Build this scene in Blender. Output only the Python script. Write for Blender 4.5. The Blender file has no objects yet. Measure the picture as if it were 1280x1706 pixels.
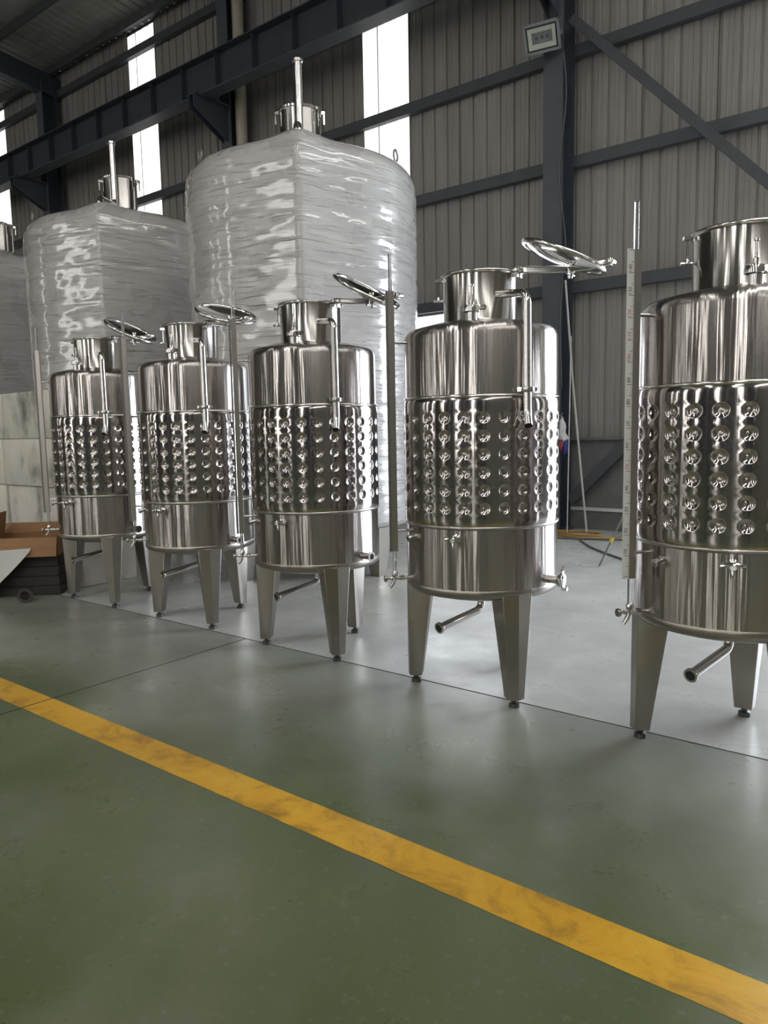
import bpy, bmesh, math, random
from mathutils import Vector, Matrix, noise
random.seed(7)
PI = math.pi
D = bpy.data
sc = bpy.context.scene
COL = sc.collection

# ------------------------------------------------------------------ camera
cam_d = D.cameras.new('camera'); cam = D.objects.new('camera', cam_d); COL.objects.link(cam)
cam_d.sensor_fit = 'HORIZONTAL'; cam_d.sensor_width = 36.0
FPX = 1229.17
cam_d.lens = FPX / 1280 * 36.0
cam_d.clip_start = 0.05; cam_d.clip_end = 200
PITCH, ROLL, YAW, EYE = 0.1116, -0.0188, 0.6594, 1.6
F = Vector((-math.sin(YAW) * math.cos(PITCH), math.cos(YAW) * math.cos(PITCH), -math.sin(PITCH)))
R0 = Vector((math.cos(YAW), math.sin(YAW), 0)); U0 = R0.cross(F)
R1 = R0 * math.cos(ROLL) + U0 * math.sin(ROLL); U1 = -R0 * math.sin(ROLL) + U0 * math.cos(ROLL)
m = Matrix((R1, U1, -F)).transposed().to_4x4(); m.translation = (0, 0, EYE)
cam.matrix_world = m
sc.camera = cam

# ------------------------------------------------------------------ world, exposure, daylight strengths
w = D.worlds.new('overcast_sky'); sc.world = w; w.use_nodes = True
bg = w.node_tree.nodes['Background']
bg.inputs[0].default_value = (0.80, 0.89, 1.0, 1); bg.inputs[1].default_value = 18.0
vs = sc.view_settings
sc.display_settings.display_device = 'sRGB'
vs.view_transform = 'Standard'; vs.look = 'None'; vs.gamma = 1.0; vs.use_curve_mapping = False
vs.exposure = 0.0
SKYLIGHT_FILL = 15.0      # strength of the unseen roof strips, added as fill light
WALLSTRIP = 1.25     # daylight behind the translucent wall sheets
WINDOW = 5.0
try:
    sc.cycles.use_denoising = True
    sc.cycles.max_bounces = 8; sc.cycles.glossy_bounces = 5; sc.cycles.diffuse_bounces = 4
    sc.cycles.transmission_bounces = 6; sc.cycles.transparent_max_bounces = 8
    sc.cycles.sample_clamp_indirect = 6.0
except Exception:
    pass

# ------------------------------------------------------------------ material helpers
MATS = {}
class NT:
    def __init__(s, name):
        s.m = D.materials.new(name); s.m.use_nodes = True
        s.t = s.m.node_tree; s.n = s.t.nodes
        s.b = s.n['Principled BSDF']; s.out = s.n['Material Output']
        MATS[name] = s.m
    def new(s, typ, **kw):
        nd = s.n.new(typ)
        for k, v in kw.items(): setattr(nd, k, v)
        return nd
    def link(s, a, b): s.t.links.new(a, b)
    def set(s, **kw):
        for k, v in kw.items():
            i = s.b.inputs[k.replace('_', ' ')]
            i.default_value = (*v, 1) if isinstance(v, tuple) and len(v) == 3 else v
    def coords(s, scale, kind='Object', rand=False):
        tc = s.new('ShaderNodeTexCoord'); mp = s.new('ShaderNodeMapping')
        mp.inputs['Scale'].default_value = scale
        s.link(tc.outputs[kind], mp.inputs['Vector'])
        if rand:
            oi = s.new('ShaderNodeObjectInfo'); mu = s.new('ShaderNodeMath', operation='MULTIPLY'); mu.inputs[1].default_value = 37.0
            s.link(oi.outputs['Random'], mu.inputs[0]); s.link(mu.outputs[0], mp.inputs['Location'])
        return mp.outputs[0]
    def noise(s, vec, scale=5, detail=4, rough=.55, dist=0.0):
        n = s.new('ShaderNodeTexNoise'); n.inputs['Scale'].default_value = scale
        n.inputs['Detail'].default_value = detail; n.inputs['Roughness'].default_value = rough
        n.inputs['Distortion'].default_value = dist
        s.link(vec, n.inputs['Vector']); return n.outputs['Fac']
    def ramp(s, fac, stops):
        r = s.new('ShaderNodeValToRGB'); e = r.color_ramp.elements
        e[0].position, e[0].color = stops[0][0], (*stops[0][1], 1)
        e[1].position, e[1].color = stops[1][0], (*stops[1][1], 1)
        for p, c in stops[2:]:
            x = e.new(p); x.color = (*c, 1)
        s.link(fac, r.inputs[0]); return r.outputs[0]
    def val(s, fac, a, b, lo, hi):
        r = s.new('ShaderNodeMapRange')
        for k, v in zip(('From Min', 'From Max', 'To Min', 'To Max'), (a, b, lo, hi)): r.inputs[k].default_value = v
        s.link(fac, r.inputs['Value']); return r.outputs[0]
    def bump(s, h, strength, dist=.01, prev=None):
        b = s.new('ShaderNodeBump'); b.inputs['Strength'].default_value = strength; b.inputs['Distance'].default_value = dist
        s.link(h, b.inputs['Height'])
        if prev is not None: s.link(prev, b.inputs['Normal'])
        s.link(b.outputs[0], s.b.inputs['Normal']); return b.outputs[0]
    def mix(s, fac, a, b, mode='MIX'):
        x = s.new('ShaderNodeMix', data_type='RGBA', blend_type=mode)
        for k, v in ((0, fac), (6, a), (7, b)):
            if isinstance(v, (int, float)): x.inputs[k].default_value = v
            elif isinstance(v, tuple): x.inputs[k].default_value = (*v, 1)
            else: s.link(v, x.inputs[k])
        return x.outputs[2]

def plain(name, col, rough=.5, metal=0.0, var=.12, scale=12, bump=0.0, **kw):
    t = NT(name); t.set(Roughness=rough, Metallic=metal, **kw)
    f = t.noise(t.coords((1, 1, 1), rand=True), scale, 5)
    t.link(t.ramp(f, [(.25, tuple(c * (1 - var) for c in col)), (.75, tuple(min(1, c * (1 + var)) for c in col))]), t.b.inputs['Base Color'])
    if bump: t.bump(f, bump, .004)
    return t

def steel(name, col, rough, aniso, wave, fine):
    t = NT(name); t.set(Metallic=1.0, Roughness=rough, Anisotropic=aniso, Anisotropic_Rotation=.25)
    tg = t.new('ShaderNodeTangent', direction_type='RADIAL', axis='Z'); t.link(tg.outputs[0], t.b.inputs['Tangent'])
    v = t.coords((1, 1, .05), rand=True)
    a = t.noise(v, 9, 3, .6)
    b = t.noise(t.coords((1, 1, .012), rand=True), 60, 3, .6)
    t.link(t.ramp(b, [(.3, tuple(c * .93 for c in col)), (.7, tuple(min(1, c * 1.05) for c in col))]), t.b.inputs['Base Color'])
    n1 = t.bump(a, wave, .02)
    t.bump(b, fine, .002, n1)
    return t
steel('brushed_steel', (.43, .398, .380), .225, .94, .38, .35)
steel('jacket_steel', (.45, .415, .40), .125, .75, .05, .10)
steel('neck_steel', (.50, .475, .45), .19, .88, .2, .25)
t = plain('polished_steel', (.66, .64, .62), .12, 1.0, .04)
t = plain('satin_steel', (.37, .34, .305), .30, 1.0, .06, 6)
t.set(Anisotropic=.5)
t = plain('bright_rim', (.72, .70, .68), .15, 1.0, .04)
t = plain('weld_steel', (.42, .40, .38), .30, 1.0, .15, 30)
plain('guard_steel', (.50, .46, .43), .32, 1.0, .06, 6)
plain('bore_shade', (.012, .011, .010), .8)  # near-black discs paint the shade inside open pipe ends
plain('black_rubber', (.02, .02, .02), .6)
plain('floor_foot', (.10, .095, .09), .4, .7)
t = NT('sight_glass'); t.set(Base_Color=(.93, .95, .95), Roughness=.04, Transmission_Weight=1.0, IOR=1.3)
plain('scale_grey', (.20, .19, .18), .4, .6, .06)
plain('tape_white', (.62, .62, .60), .5, var=.05)
plain('tape_black', (.03, .03, .03), .5)
plain('tape_red', (.40, .07, .07), .5)
# building
t = NT('panel_sheet'); t.set(Roughness=.5)
f = t.noise(t.coords((1.2, 1.2, .12), rand=True), 4, 5)
t.link(t.ramp(f, [(.3, (.225, .213, .198)), (.7, (.285, .272, .255))]), t.b.inputs['Base Color']); t.bump(f, .05, .005)
plain('panel_dark', (.055, .055, .06), .5)
plain('panel_warm', (.20, .15, .12), .5)
t = NT('roof_sheet'); t.set(Roughness=.45)
f = t.noise(t.coords((.2, 1.2, 1)), 4, 5)
t.link(t.ramp(f, [(.3, (.20, .195, .18)), (.7, (.26, .255, .24))]), t.b.inputs['Base Color'])
def lit(name, col, strength, stretch):
    t = NT(name); t.set(Base_Color=(.8, .8, .78), Roughness=.5)
    f = t.noise(t.coords(stretch, rand=True), 6, 4)
    t.link(t.mix(f, tuple(c * .6 for c in col), col), t.b.inputs['Emission Color'])
    t.b.inputs['Emission Strength'].default_value = strength
    return t
lit('translucent_wall_sheet', (1.0, 1.0, .955), WALLSTRIP, (9, 9, .03))
lit('translucent_strong_sheet', (1.0, .99, .94), 9.0, (6, 6, .05))  # stronger than the far wall strips, raised for highlights on the tanks
lit('translucent_fill_sheet', (1.0, .985, .94), SKYLIGHT_FILL, (6, .05, .05))
lit('window_daylight', (.90, .95, 1.0), WINDOW, (1, 1, 1))
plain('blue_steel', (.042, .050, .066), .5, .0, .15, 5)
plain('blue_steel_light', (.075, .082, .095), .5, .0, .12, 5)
plain('girt_steel', (.060, .064, .072), .5, .0, .15, 5)
plain('galvanised', (.33, .33, .33), .4, .8, .1, 8)
plain('pale_paint', (.42, .38, .31), .5, .0, .1, 8)
t = NT('plinth_paint'); t.set(Roughness=.6)
f = t.noise(t.coords((1, 1, 1)), 2.5, 6)
t.link(t.ramp(f, [(.3, (.10, .10, .10)), (.7, (.15, .15, .148))]), t.b.inputs['Base Color']); t.bump(f, .2, .01)
plain('white_paint', (.55, .55, .53), .5)
plain('lamp_grey', (.23, .23, .25), .45, .3)
plain('lamp_black', (.015, .016, .015), .3)
plain('lamp_reflector', (.60, .62, .56), .45)
plain('lamp_chip', (.10, .10, .08), .5)
t = NT('lamp_glass'); t.set(Base_Color=(.95, .97, .95), Roughness=.05, Transmission_Weight=1.0, IOR=1.1)

def floor_mat(name, green):
    t = NT(name)
    v = t.coords((1, 1, 1))
    big = t.noise(v, .55, 5, .55, .25); mid = t.noise(v, 1.9, 6, .6, .15); fine = t.noise(v, 26, 5, .7)
    if green:
        base = t.ramp(big, [(.30, (.040, .062, .016)), (.52, (.082, .104, .042)), (.72, (.170, .180, .128))])
    else:
        base = t.ramp(big, [(.30, (.40, .405, .38)), (.55, (.50, .50, .48)), (.75, (.60, .595, .57))])
    if green:      # paint worn to grey concrete along the edge where the tanks are moved
        sx = t.new('ShaderNodeSeparateXYZ'); t.link(v, sx.inputs[0])
        ad = t.new('ShaderNodeMath', operation='MULTIPLY_ADD'); ad.inputs[1].default_value = 2.6
        t.link(big, ad.inputs[0]); t.link(sx.outputs[1], ad.inputs[2])
        base = t.mix(t.val(ad.outputs[0], 3.4, 5.1, 0, .95), base, (.275, .278, .255))
    c = t.mix(t.val(mid, .35, .75, 0, .42), base, (.105, .112, .084) if green else (.16, .16, .145))
    c = t.mix(t.val(fine, .56, .75, 0, .35), c, (.27, .27, .25))
    t.link(c, t.b.inputs['Base Color'])
    t.link(t.val(mid, .3, .7, .23 if green else .24, .40), t.b.inputs['Roughness'])
    n1 = t.bump(mid, .10, .01)
    t.bump(fine, .10, .002, n1)
    t.set(Specular_IOR_Level=.55)
    return t
floor_mat('epoxy_green', True); floor_mat('epoxy_grey', False)
plain('joint_dark', (.018, .018, .016), .9)
t = NT('line_yellow')
v = t.coords((1, 1, 1)); a = t.noise(v, 3.5, 8, .7, .8); b = t.noise(v, 14, 5, .7)
c = t.ramp(a, [(.30, (.215, .110, .012)), (.50, (.53, .285, .014)), (.70, (.60, .36, .030))])
c = t.mix(t.val(b, .62, .74, 0, .6), c, (.14, .12, .07))
t.link(c, t.b.inputs['Base Color']); t.set(Roughness=.38); t.bump(b, .08, .002)

# shrink film: milky stretched plastic with horizontal pull wrinkles
t = NT('stretch_film'); t.set(Roughness=.20, Specular_IOR_Level=.7)
v1 = t.coords((.5, .5, 4.0), rand=True); v2 = t.coords((3.0, 3.0, 34.0), rand=True); v3 = t.coords((1, 1, 1), rand=True)
a = t.noise(v1, 2.0, 4, .5, .6); b = t.noise(v2, 1.0, 3, .5, .8); big = t.noise(v3, 1.3, 4)
t.link(t.ramp(big, [(.3, (.43, .415, .408)), (.7, (.52, .505, .497))]), t.b.inputs['Base Color'])
tight = t.val(b, .54, .78, 0.0, 1.0)          # sparse taut folds
n1 = t.bump(a, .25, .05); t.bump(tight, 1.0, .012, n1)
t.link(t.val(big, .35, .7, .22, .36), t.b.inputs['Roughness'])
t.set(Coat_Weight=.9, Coat_Roughness=.07)
t = NT('foam_white'); t.set(Roughness=.75)
s1 = t.noise(t.coords((1.5, 1.5, .9), rand=True), 2.0, 5, .55, .2); s2 = t.noise(t.coords((1, 1, 1)), 30, 4)
c = t.ramp(s1, [(.30, (.64, .61, .55)), (.52, (.56, .54, .48)), (.62, (.36, .35, .30)), (.70, (.17, .165, .14))])
t.link(c, t.b.inputs['Base Color']); t.bump(s2, .1, .002)
t = plain('sheet_foam', (.52, .52, .49), .5, 0, .06, 6, .1)
t = NT('cardboard'); t.set(Roughness=.8)
a = t.noise(t.coords((1, 1, 40)), 3, 4)
t.link(t.ramp(a, [(.3, (.26, .135, .058)), (.7, (.33, .18, .085))]), t.b.inputs['Base Color'])
plain('crate_shade', (.035, .028, .024), .8)  # near-black, carries the shade below the carton flap
plain('cable_yellow', (.36, .20, .05), .6)
plain('cable_grey', (.10, .10, .09), .6)
plain('cable_white', (.45, .44, .42), .5)
plain('tripod_grey', (.14, .14, .14), .4, .5)
plain('clip_yellow', (.50, .36, .04), .5)
plain('cloth_white', (.62, .62, .62), .9)
plain('cloth_red', (.36, .05, .06), .9)
plain('cloth_blue', (.04, .06, .22), .9)
plain('wood_brown', (.20, .12, .07), .7)

# ------------------------------------------------------------------ mesh helpers
class MB:
    def __init__(s): s.v = []; s.f = []
    def add(s, vs, fs):
        o = len(s.v); s.v += [tuple(x) for x in vs]; s.f += [tuple(o + i for i in f) for f in fs]; return s
    def box(s, c, d, rot=None):
        hx, hy, hz = d[0] / 2, d[1] / 2, d[2] / 2
        vs = [Vector((x, y, z)) for x in (-hx, hx) for y in (-hy, hy) for z in (-hz, hz)]
        if rot is not None: vs = [rot @ v for v in vs]
        c = Vector(c)
        return s.add([v + c for v in vs], [(0, 1, 3, 2), (4, 6, 7, 5), (0, 4, 5, 1), (2, 3, 7, 6), (0, 2, 6, 4), (1, 5, 7, 3)])
    def lathe(s, prof, n=48, origin=(0, 0, 0), axis=(0, 0, 1), a0=0.0):
        ax = Vector(axis).normalized(); q = Vector((0, 0, 1)).rotation_difference(ax); o = Vector(origin)
        vs = []; idx = []
        for r, z in prof:
            if abs(r) < 1e-7:
                idx.append([len(vs)]); vs.append(q @ Vector((0, 0, z)) + o)
            else:
                idx.append(list(range(len(vs), len(vs) + n)))
                for k in range(n):
                    a = a0 + 2 * PI * k / n
                    vs.append(q @ Vector((r * math.cos(a), r * math.sin(a), z)) + o)
        fs = []
        for A, B in zip(idx[:-1], idx[1:]):
            for k in range(n):
                k2 = (k + 1) % n
                if len(A) == 1 and len(B) == 1: continue
                if len(A) == 1: fs.append((A[0], B[k2], B[k]))
                elif len(B) == 1: fs.append((A[k], A[k2], B[0]))
                else: fs.append((A[k], A[k2], B[k2], B[k]))
        return s.add(vs, fs)
    def tube(s, path, r, n=14, cap=True):
        P = [Vector(p) for p in path]
        rr = r if isinstance(r, (list, tuple)) else [r] * len(P)
        t0 = (P[1] - P[0]).normalized()
        nrm = t0.orthogonal().normalized()
        vs = []; fs = []; prev = t0
        for i, p in enumerate(P):
            tt = (P[min(i + 1, len(P) - 1)] - P[max(i - 1, 0)])
            tt = tt.normalized() if tt.length > 1e-9 else prev
            q = prev.rotation_difference(tt); nrm = q @ nrm; prev = tt
            bn = tt.cross(nrm)
            for k in range(n):
                a = 2 * PI * k / n
                vs.append(p + (nrm * math.cos(a) + bn * math.sin(a)) * rr[i])
        for i in range(len(P) - 1):
            for k in range(n):
                k2 = (k + 1) % n
                fs.append((i * n + k, i * n + k2, (i + 1) * n + k2, (i + 1) * n + k))
        if cap:
            fs.append(tuple(range(n - 1, -1, -1))); fs.append(tuple((len(P) - 1) * n + k for k in range(n)))
        return s.add(vs, fs)
    def mesh(s, name, mat, smooth=True, angle=35, bevel=0.0):
        me = D.meshes.new(name); me.from_pydata(s.v, [], s.f)
        bm = bmesh.new(); bm.from_mesh(me)
        if bevel:
            es = [e for e in bm.edges if len(e.link_faces) == 2 and e.calc_face_angle(0) > .5]
            bmesh.ops.bevel(bm, geom=es, offset=bevel, segments=2, affect='EDGES', profile=.5, clamp_overlap=True)
        bmesh.ops.recalc_face_normals(bm, faces=bm.faces)
        bm.to_mesh(me); bm.free()
        if smooth:
            me.shade_smooth(); me.set_sharp_from_angle(angle=math.radians(angle))
        me.materials.append(MATS[mat])
        return me
    def obj(s, name, mat, parent=None, **kw):
        return link(name, s.mesh(name, mat, **kw), parent)

def link(name, me, parent=None, loc=None):
    o = D.objects.new(name, me); COL.objects.link(o)
    if parent is not None: o.parent = parent
    if loc is not None: o.location = loc
    return o
def thing(name, label, cat, loc=(0, 0, 0), rz=0.0, group=None):
    o = D.objects.new(name, None); COL.objects.link(o); o.location = loc; o.rotation_euler = (0, 0, rz)
    return tag(o, label, cat, group)
def tag(o, label, cat, group=None):
    o['label'] = label; o['category'] = cat
    if group: o['group'] = group
    return o
def struct(o, label=None):
    o['kind'] = 'structure'
    if label: o['label'] = label
    return o
def fillet(pts, r, n=6):
    P = [Vector(p) for p in pts]; out = [P[0]]
    for i in range(1, len(P) - 1):
        a, b, c = P[i - 1], P[i], P[i + 1]
        d1 = (a - b).normalized(); d2 = (c - b).normalized()
        rr = min(r, (a - b).length * .45, (c - b).length * .45)
        s, e = b + d1 * rr, b + d2 * rr
        for k in range(n + 1):
            u = k / n
            out.append(s * (1 - u) ** 2 + b * 2 * u * (1 - u) + e * u * u)
    out.append(P[-1]); return out
def cyl(a, r, z): return Vector((r * math.cos(a), r * math.sin(a), z))
def rad(d): return math.radians(d)

# ------------------------------------------------------------------ the hall
WY = 11.0           # inner face of the far wall
SW = 1.008          # sheet cover width
SX0 = -8.81         # left edge of a translucent sheet
BAY = 7 * SW
EAVE = 10.95
XL, XR = SX0 - 25 * SW, SX0 + 18 * SW        # hall ends
YF = -13.0          # opposite wall
PL = 1.38           # plinth height

# floor slabs with open joints
fl = struct(MB().box(((XL + XR) / 2, (WY + YF) / 2, -.0615), (XR - XL + 1, WY - YF + 1, .12)).obj('floor', 'joint_dark', smooth=False), 'worn green and grey painted concrete floor')
jx = [XL, -28.3, -22.3, -16.3, -10.3, -4.3, 1.7, 7.0, XR]
jy = [YF, -8.2, -2.2, 3.76, WY + .1]
for j in range(len(jy) - 1):
    xs = jx if j < 3 else [XL, -22.3, -10.3, 5.0, XR]
    for i in range(len(xs) - 1):
        g = .008
        x0, x1, y0, y1 = xs[i] + g, xs[i + 1] - g, jy[j] + g, jy[j + 1] - g
        MB().box(((x0 + x1) / 2, (y0 + y1) / 2, -.025), (x1 - x0, y1 - y0, .05)).obj('slab', 'epoxy_grey' if j == 3 else 'epoxy_green', fl, smooth=False)
# yellow aisle line
ln = thing('floor_line', 'worn yellow aisle line painted across the green floor', 'floor line', (0, 2.1, 0))
for x0, x1 in ((-28.29, -22.31), (-22.29, -16.31), (-16.29, -10.31), (-10.29, -4.306), (-4.294, 1.69), (1.71, 6.99)):
    n = max(4, int((x1 - x0) * 12)); vs = []; fs = []
    for k in range(n + 1):
        x = x0 + (x1 - x0) * k / n
        e1 = .004 * noise.noise((x * 7, 0, 0)); e2 = .004 * noise.noise((x * 7, 9, 0))
        vs += [(x, -.095 + e1, .0008), (x, .095 + e2, .0008)]
        if k: fs.append((2 * k - 2, 2 * k, 2 * k + 1, 2 * k - 1))
    MB().add(vs, fs).obj('painted_stripe', 'line_yellow', ln, smooth=False)

# corrugated sheet profile
def sheet_mesh(name, mat, z0, z1, depth=.028):
    prof = []
    p = SW / 4
    for k in range(4):
        b = k * p
        prof += [(b, 0), (b + .010, depth), (b + .032, depth), (b + .042, 0), (b + .11, 0), (b + .118, -.006), (b + .126, 0), (b + .18, 0), (b + .188, -.006), (b + .196, 0)]
    prof.append((SW - .008, 0))
    vs = []; fs = []
    for x, y in prof: vs += [(x, y, z0), (x, y, z1)]
    for i in range(len(prof) - 1): fs.append((2 * i, 2 * i + 2, 2 * i + 3, 2 * i + 1))
    n = len(vs)
    vs += [(x, y + .0012, z) for x, y, z in vs]
    fs += [tuple(n + i for i in reversed(f)) for f in fs]
    return MB().add(vs, fs).mesh(name, mat, smooth=False)
DX0, DX1 = SX0 + 8 * SW, SX0 + 12 * SW
wbm = MB().box(((XL + DX0) / 2, WY + .10, EAVE / 2), (DX0 - XL, .1, EAVE)).box(((DX1 + XR) / 2, WY + .10, EAVE / 2), (XR - DX1, .1, EAVE)).box(((DX0 + DX1) / 2, WY + .10, (EAVE + 5) / 2), (DX1 - DX0, .1, EAVE - 5))
wb = struct(wbm.obj('wall_back', 'girt_steel', smooth=False), 'corrugated grey sheet wall of the hall')
ms = sheet_mesh('panel', 'panel_sheet', PL, EAVE); mt = sheet_mesh('translucent_panel', 'translucent_wall_sheet', PL, EAVE - .12)
# window opening right of the strip behind the tank necks
WX0, WX1, WZ0, WZ1 = SX0 + 1 * SW, SX0 + 3 * SW, 1.9, 3.58
ms_up = sheet_mesh('panel', 'panel_sheet', WZ1 + .05, EAVE); ms_lo = sheet_mesh('panel', 'panel_sheet', PL, WZ0 - .05)
DK0, DK1, DH = 8, 11, 4.9       # open roller door to the right of the view
ms_door = sheet_mesh('panel', 'panel_sheet', DH + .1, EAVE)
for k in range(-25, 18):
    x = SX0 + k * SW
    if DK0 <= k <= DK1: link('panel', ms_door, wb, (x, WY, 0))
    elif k % 7 == 0:
        link('translucent_panel', mt, wb, (x, WY - .002, 0))
        MB().box((x + .36, WY - .035, (PL + EAVE) / 2), (.012, .006, EAVE - PL - .3)).obj('lap_seam', 'girt_steel', wb, smooth=False)
    elif k in (1, 2):
        link('panel', ms_up, wb, (x, WY, 0)); link('panel', ms_lo, wb, (x, WY, 0))
    else: link('panel', ms, wb, (x, WY - (.003 if k % 2 else 0), 0))
# plinth
for xa, xb in ((XL, DX0), (DX1, XR)):
    MB().box(((xa + xb) / 2, WY + .0, PL / 2), (xb - xa, .22, PL)).obj('plinth', 'plinth_paint', wb, smooth=False)
    MB().box(((xa + xb) / 2, WY - .14, PL + .02), (xb - xa, .10, .04)).obj('plinth_cap', 'plinth_paint', wb, smooth=False)
    MB().box(((xa + xb) / 2, WY - .125, .32), (xb - xa, .02, .05)).obj('conduit', 'white_paint', wb, smooth=False)
# girts: C-sections
for z in (3.68, 5.50, 7.05, 8.75, 10.35):
    L = XR - XL; cx = (XL + XR) / 2
    if z < 5: L = DX0 - XL; cx = (XL + DX0) / 2
    mb = MB(); mb.box((cx, WY - .14, z), (L, .012, .16)); mb.box((cx, WY - .09, z + .08), (L, .11, .01)); mb.box((cx, WY - .09, z - .08), (L, .11, .01))
    mb.obj('girt', 'girt_steel', wb, smooth=False)
# window
wn = struct(MB().box(((WX0 + WX1) / 2, WY + .02, (WZ0 + WZ1) / 2), (WX1 - WX0, .01, WZ1 - WZ0)).obj('window_1', 'window_daylight', smooth=False), 'bright low window in the sheet wall')
mb = MB()
for x in (WX0, (WX0 + WX1) / 2, WX1): mb.box((x, WY - .01, (WZ0 + WZ1) / 2), (.05, .06, WZ1 - WZ0 + .1))
for z in (WZ0, WZ1): mb.box(((WX0 + WX1) / 2, WY - .01, z), (WX1 - WX0 + .05, .06, .05))
mb.obj('window_frame', 'galvanised', wn, smooth=False)

# opposite wall, end walls; unseen wall panels toned for the tank reflections
wf = struct(MB().box(((XL + XR) / 2, YF - .1, EAVE / 2), (XR - XL, .1, EAVE)).obj('wall_front', 'panel_dark', smooth=False), 'opposite sheet wall behind the viewer')
for k in range(-25, 18):
    x = SX0 + k * SW; kk = (k + 2) % 7
    if kk == 0: MB().box((x + SW / 2, YF - .03, 6.0), (SW, .04, 9.2)).obj('translucent_panel', 'translucent_strong_sheet', wf, smooth=False)
    else: MB().box((x + SW / 2, YF - .03, 6.1), (SW - .01, .04, 9.4)).obj('panel', ('panel_dark', 'panel_dark', 'panel_sheet', 'panel_warm')[(k * 5 + k // 3) % 4], wf, smooth=False)
    if kk == 3: MB().box((x, YF + .2, EAVE / 2), (.34, .5, EAVE)).obj('column_casing', 'blue_steel', wf, smooth=False)
# unseen columns added behind the viewer as dark verticals for tank reflections
for k in range(-3, 3):
    MB().box((-3.2 + k * BAY, -4.6, EAVE / 2 + .4), (.34, .34, EAVE + .8)).obj('reflection_column', 'blue_steel', wf, smooth=False)
MB().box(((XL + XR) / 2, YF, PL / 2), (XR - XL, .2, PL)).obj('plinth', 'plinth_paint', wf, smooth=False)
struct(MB().box((XL - .05, (WY + YF) / 2, 6.8), (.1, WY - YF, 13.6)).obj('wall_left', 'panel_sheet', smooth=False), 'far end wall of the hall')
struct(MB().box((XR + .05, (WY + YF) / 2, 6.8), (.1, WY - YF, 13.6)).obj('wall_right', 'panel_sheet', smooth=False), 'near end wall of the hall')
# yard outside the open door
struct(MB().box(((DX0 + DX1) / 2, WY + 15.3, -.06), (40, 30, .1)).obj('floor_apron', 'epoxy_grey', smooth=False), 'pale concrete yard outside the open door')
pd = D.lights.new('doorway_portal', 'AREA'); pd.shape = 'RECTANGLE'; pd.size = DX1 - DX0; pd.size_y = DH
pd.cycles.is_portal = True
po = D.objects.new('doorway_portal', pd); COL.objects.link(po); po.location = ((DX0 + DX1) / 2, WY + .2, DH / 2); po.rotation_euler = (-PI / 2, 0, 0)

# roof: two slopes with purlins, rafters and unseen translucent strips added as fill
RY = (WY + YF) / 2; RZ = EAVE + 1.35
ce = struct(D.objects.new('ceiling', None), 'corrugated sheet roof on purlins'); COL.objects.link(ce)
for s, y0 in ((1, WY + .1), (-1, YF - .1)):
    dy = RY - y0; L = math.hypot(dy, RZ - EAVE); ang = math.atan2(RZ - EAVE, abs(dy))
    def rp(u, h=0.0): return (y0 + dy * u, EAVE + (RZ - EAVE) * u + h)
    nb = 43
    for k in range(-25, 18):
        x = SX0 + k * SW; lit_ = (k % 7 == 3 and (k > 5 or (s < 0 and k > -11)))  # lit bays picked out of view, as fill from front and top
        prof = []
        for q in range(4):
            b = q * SW / 4
            prof += [(b, 0), (b + .02, .03), (b + .05, .03), (b + .07, 0)]
        prof.append((SW, 0))
        vs = []; fs = []
        ya, za = rp(0); yb, zb = rp(1)
        for px, h in prof: vs += [(x + px, ya, za + h), (x + px, yb, zb + h)]
        for i in range(len(prof) - 1): fs.append((2 * i, 2 * i + 1, 2 * i + 3, 2 * i + 2))
        MB().add(vs, fs).obj('fill_skylight_panel' if lit_ else 'roof_panel', 'translucent_fill_sheet' if lit_ else 'roof_sheet', ce, smooth=False)
    for q in range(9):
        y, z = rp(.03 + q * .118, -.11)
        MB().box(((XL + XR) / 2, y, z), (XR - XL, .07, .18)).obj('purlin', 'girt_steel', ce, smooth=False)
    for c in range(-4, 3):
        x = -4.87 + BAY * c
        if not XL < x < XR: continue
        y, z = rp(.5, -.48)
        MB().box((x, y, z), (.26, L, .5), Matrix.Rotation(-ang * s, 3, 'X')).obj('rafter', 'blue_steel', ce, smooth=False)

# columns on the far wall
def column(x, label):
    o = thing('steel_column', label, 'column', (x, WY - .55, 0), group='steel columns along the sheet wall')
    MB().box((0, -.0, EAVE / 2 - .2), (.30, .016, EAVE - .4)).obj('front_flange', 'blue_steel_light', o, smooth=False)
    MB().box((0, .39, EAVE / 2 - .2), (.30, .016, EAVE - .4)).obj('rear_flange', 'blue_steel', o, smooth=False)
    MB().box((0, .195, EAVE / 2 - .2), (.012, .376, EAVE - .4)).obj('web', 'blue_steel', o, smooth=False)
    MB().box((0, .195, .015), (.42, .42, .03)).obj('base_plate', 'blue_steel', o, smooth=False)
    return o
column(-4.87, 'dark blue steel column carrying the floodlight')
column(-4.87 - BAY, 'dark blue steel column beside the pale downpipe behind the wrapped tanks')
column(-4.87 - 2 * BAY, 'dark blue steel column at the far left under the roof')
column(-4.87 - 3 * BAY, 'farthest dark steel column on the sheet wall')
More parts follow.
